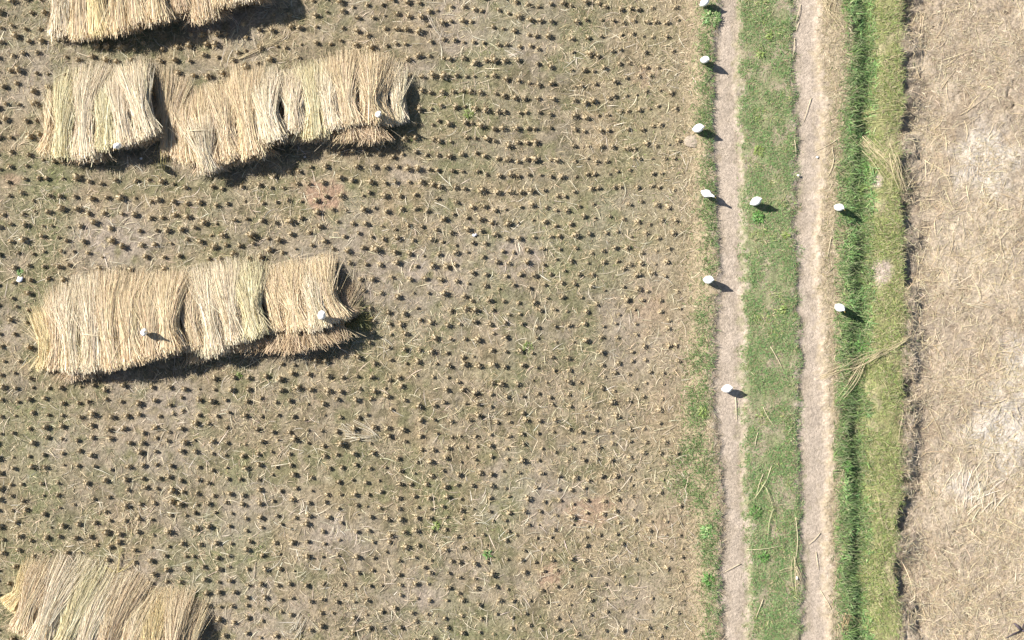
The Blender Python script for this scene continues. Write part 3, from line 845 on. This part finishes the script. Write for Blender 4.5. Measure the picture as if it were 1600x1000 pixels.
wisp('straw_wisp', [(183, 900, 193, 856), (183, 895, 165, 885), (185, 893, 210, 876), (182, 900, 170, 905)], 'yellow uprooted rice stalk lying above the bottom left stack', 'straw wisp', n=3, spread=1.5, tint=(.60, .50, .22))
wisp('straw_wisp', [(1196, 750, 1176, 780), (1194, 762, 1206, 800), (1205, 796, 1196, 838)], 'thin forked straw arching over the lower green strip', 'straw wisp', n=2, spread=1, tint=(.50, .48, .27))
wisp('straw_wisp', [(1238, 888, 1214, 894), (1240, 885, 1250, 905), (1237, 870, 1242, 930)], 'pale knotted straw at the edge of the right rut near the bottom', 'straw wisp', n=3, spread=1.4)
wisp('straw_wisp', [(1318, 980, 1326, 950), (1312, 975, 1330, 990), (1326, 960, 1335, 970)], 'orange brown straw tuft at the ditch rim by the bottom edge', 'straw wisp', n=6, spread=4, tint=(.56, .40, .22))
wisp('straw_wisp', [(1370, 770, 1380, 830), (1395, 785, 1365, 780), (1365, 800, 1352, 790)], 'dry straws standing on the lower bank', 'straw wisp', n=3, spread=4)
# straw on the straw: loose brown stems in the gap of the upper stack
wisp('straw_wisp', [(258, 165, 255, 275), (262, 175, 262, 262)], 'yellowish stems hanging into the dark gap of the upper stack', 'straw wisp', n=5, spread=3, tint=(.46, .40, .16), lift=.2)


def weed(px, py, r, n, pal, label, leaf=.05, wide=.02, up=45, cat='weed', name='weed'):
    p = W(px, py); p[2] = float(height(p[0], p[1]))
    a = rng.uniform(0, 2 * math.pi, n); rr = np.sqrt(rng.random(n)) * r
    base = np.stack([np.cos(a) * rr * .7, np.sin(a) * rr * .7, rng.uniform(0, .05, n)], -1)
    a2 = a + rng.normal(0, .7, n); el = np.radians(rng.uniform(5, up, n)); l = rng.uniform(.5, 1.2, n) * leaf
    k = 4
    P = np.zeros((n, k, 3)); P[:, 0] = base
    for i in range(1, k):
        e_ = el - .35 * i
        P[:, i] = P[:, i - 1] + np.stack([np.cos(a2) * np.cos(e_), np.sin(a2) * np.cos(e_), np.sin(e_)], -1) * (l / (k - 1))[:, None]
    S = np.stack([-np.sin(a2), np.cos(a2), rng.normal(0, .3, n)], -1)
    w = rng.uniform(.6, 1.2, n)[:, None] * wide * np.array([.4, 1, .85, .12])
    C = pal[rng.integers(0, len(pal), n)] * rng.uniform(.75, 1.25, (n, 1))
    V, Fq, Cv = ribbons(P, S[:, None], w, C)
    o = link(name, mesh_np(name, V, Fq, M_LEAF, Cv)); o.location = p
    return tag(o, label, cat, 'small weeds and grass tufts')


BR = np.array([[.13, .30, .06], [.17, .34, .08], [.10, .24, .05], [.22, .36, .12]])
YB = np.array([[.30, .38, .10], [.36, .42, .16], [.24, .34, .08]])
for w_ in [
    (1110, 32, .20, 170, PAL_GREEN * 1.1, 'broad leafy green weed just below the topmost egret', .09, .018),
    (1200, 62, .06, 40, YB, 'pale yellow green weed on the upper green strip', .06, .018),
    (1186, 90, .06, 40, YB, 'small yellowish tuft on the upper green strip below the pale weed', .06, .012),
    (1184, 238, .10, 70, YB, 'bright green tuft on the green strip above the single egret there', .07, .012),
    (1182, 342, .11, 80, BR, 'bright green leafy weed just below the egret on the green strip', .08, .018),
    (1225, 370, .06, 40, YB, 'light green weed at the right side of the green strip', .06, .016),
    (1222, 486, .06, 40, YB, 'light green weed low at the right side of the green strip', .06, .016),
    (1344, 541, .10, 90, BR * 1.2, 'brightest green leafy weed in the ditch above the long straw wisp', .08, .026),
    (1345, 262, .17, 150, BR, 'bright green leafy clump in the ditch above the upper ditch egret', .11, .020),
    (1320, 728, .08, 70, BR, 'bright green weed at the ditch rim in the lower part', .08, .020),
    (1097, 645, .10, 80, YB, 'yellow green weed on the paddy edge below the lowest egret', .07, .018),
    (1104, 830, .12, 100, PAL_GREEN * 1.3, 'leafy green weed on the lower paddy edge', .09, .022),
    (1106, 905, .10, 80, BR, 'bright green weed near the bottom of the paddy edge', .08, .016),
    (1190, 870, .09, 70, BR, 'fresh green tuft on the lower green strip', .07, .012),
    (1178, 800, .12, 80, BR * .9, 'wide fresh tuft on the lower green strip beside the left rut', .07, .012),
    (762, 866, .06, 40, BR * .9, 'small bright green weed alone among the lower stubble', .06, .020),
    (681, 822, .07, 45, YB * .9, 'small yellow green weed alone among the lower stubble', .06, .016),
    (732, 178, .08, 50, YB * .75, 'green weed among the stubble right of the upper stack', .07, .014),
    (33, 426, .06, 40, PAL_GREEN * 1.2, 'green weed right above the white paper scrap at the left edge', .05, .014),
    (374, 587, .05, 30, YB * .8, 'tiny green weed just below the middle stack', .05, .014),
    (825, 543, .10, 50, YB * .7, 'spreading yellow green weed in the middle of the paddy', .06, .012),
]:
    weed(*w_)
o = weed(1336, 303, .07, 60, YB * 1.1, 'spiky light green grass tuft beside the upper ditch egret', .24, .012, 60, 'grass tuft', 'grass_tuft')
o = weed(553, 495, .16, 170, np.array([[.24, .23, .09], [.17, .18, .07], [.34, .28, .13]]), 'tall olive grass tuft against the right end of the middle stack', .30, .010, 75, 'grass tuft', 'grass_tuft')
o = weed(570, 505, .10, 80, np.array([[.34, .31, .11], [.28, .24, .09]]), 'yellowish grass tuft just right of the middle stack', .16, .012, 60, 'grass tuft', 'grass_tuft')


def scrap(px, py, pts, label, col=(.78, .78, .82), z=.02, cat='paper scrap', name='paper_scrap'):
    p = W(px, py); p[2] = float(height(p[0], p[1])) + z
    n = len(pts)
    S = .011
    top = [(x * S, y * S, random.uniform(.004, .02)) for x, y in pts]
    V = np.array([(0, 0, .012)] + top + [(0, 0, .008)] + [(x, y, zz - .003) for x, y, zz in top])
    fs = []
    for j in range(0, n, 2):
        fs.append((0, 1 + j, 1 + (j + 1) % n, 1 + (j + 2) % n)); fs.append((n + 1, n + 2 + (j + 2) % n, n + 2 + (j + 1) % n, n + 2 + j))
    for j in range(n):
        k2 = (j + 1) % n
        fs.append((1 + j, n + 2 + j, n + 2 + k2, 1 + k2))
    o = link(name, mesh_np(name, V, np.array(fs), M_PAPER, np.tile(np.array(col), (len(V), 1)))); o.location = p
    return tag(o, label, cat)


scrap(33, 437, [(-5, -3), (-1, -5), (4, -3), (5, 1), (4, 4), (0, 3), (-3, 5), (-4, 1)], 'white crumpled paper scrap lying on mud at the left edge')
scrap(742, 368, [(-4, -1), (-1, -3), (1, -1), (4, 0), (3, 2), (1, 3), (0, 1), (-3, 2)], 'small torn white scrap among stubble in the middle of the paddy', col=(.66, .66, .74))
scrap(1245, 277, [(-2, -1), (0, -2), (2, -1), (3, 0), (2, 2), (0, 2), (-2, 2), (-3, 0)], 'tiny cream scrap lying in the right rut', col=(.80, .74, .55))
scrap(1275, 248, [(-2, -1), (0, -2), (2, -1), (3, 1), (2, 2), (0, 2), (-2, 1), (-3, 0)], 'tiny white scrap at the right rim of the right rut', col=(.75, .74, .66))
scrap(222, 249, [(-2, -1), (0, -2), (2, -1), (2, 1), (1, 2), (0, 2), (-2, 1), (-2, 0)], 'tiny pale scrap in the shade below the upper stack', col=(.7, .7, .7), z=.05)
scrap(1242, 902, [(-2, -1), (0, -3), (2, -1), (2, 1), (1, 3), (0, 3), (-2, 1), (-2, 0)], 'tiny white scrap at the green strip edge near the bottom', col=(.78, .78, .76))
scrap(477, 246, [(-2, -1), (0, -2), (2, -1), (2, 1), (1, 2), (0, 2), (-2, 1), (-2, 0)], 'tiny pale clod in the shade right of the upper stack middle', col=(.5, .46, .42), cat='clod', name='clod')
# mound of bare earth below the plump egret
p = W(1082, 222); g = loft([(-.16, 0, -.02), (-.11, 0, .012), (-.03, .01, .03), (.05, 0, .032), (.12, -.01, .014), (.17, 0, -.02)], [.02, .085, .12, .12, .08, .02], [.01, .02, .028, .028, .02, .01], (.40, .33, .255), 14)
g = (g[0] * [1, 1, .55], g[1], g[2])
gv = g[0] + np.stack([0 * g[0][:, 0], 0 * g[0][:, 0], (fbm(g[0][:, 0] + 5, g[0][:, 1] + 5, .05, 3, 2) - .5) * .015], -1)
o = link('earth_mound', mesh_np('earth_mound', gv, g[1], M_SOIL, g[2], True)); o.location = (p[0], p[1], gz(1082, 222))
tag(o, 'small pale bare earth mound just below the plump egret', 'earth mound')
# dark twig at the bottom right corner
tw = []
for (x0, y0, x1, y1, w0) in ((1588, 975, 1599, 986, .05), (1599, 986, 1612, 990, .045), (1575, 998, 1599, 986, .02), (1599, 986, 1604, 975, .02)):
    a = W(x0, y0); b = W(x1, y1)
    for q_ in (a, b): q_[2] = float(height(q_[0], q_[1])) + .03
    tw.append(loft([a, (a + b) / 2 + [0, .01, .01], b], [w0 * .25, w0 * .5, w0 * .45], [w0 * .25, w0 * .4, w0 * .4], (.10, .08, .09), 8))
V, Fq, C = merge(tw); org = np.array([V[0][0], V[0][1], V[:, 2].min()])
o = link('dark_twig', mesh_np('dark_twig', V - org, Fq, M_WOOD, C, True)); o.location = org
tag(o, 'dark forked twig at the bottom right corner of the dry field', 'twig')
tris = sum(len(o.data.loops) - 2 * len(o.data.polygons) for o in bpy.data.objects if o.type == 'MESH')
print('TRIANGLES', tris, 'clumps', nC)
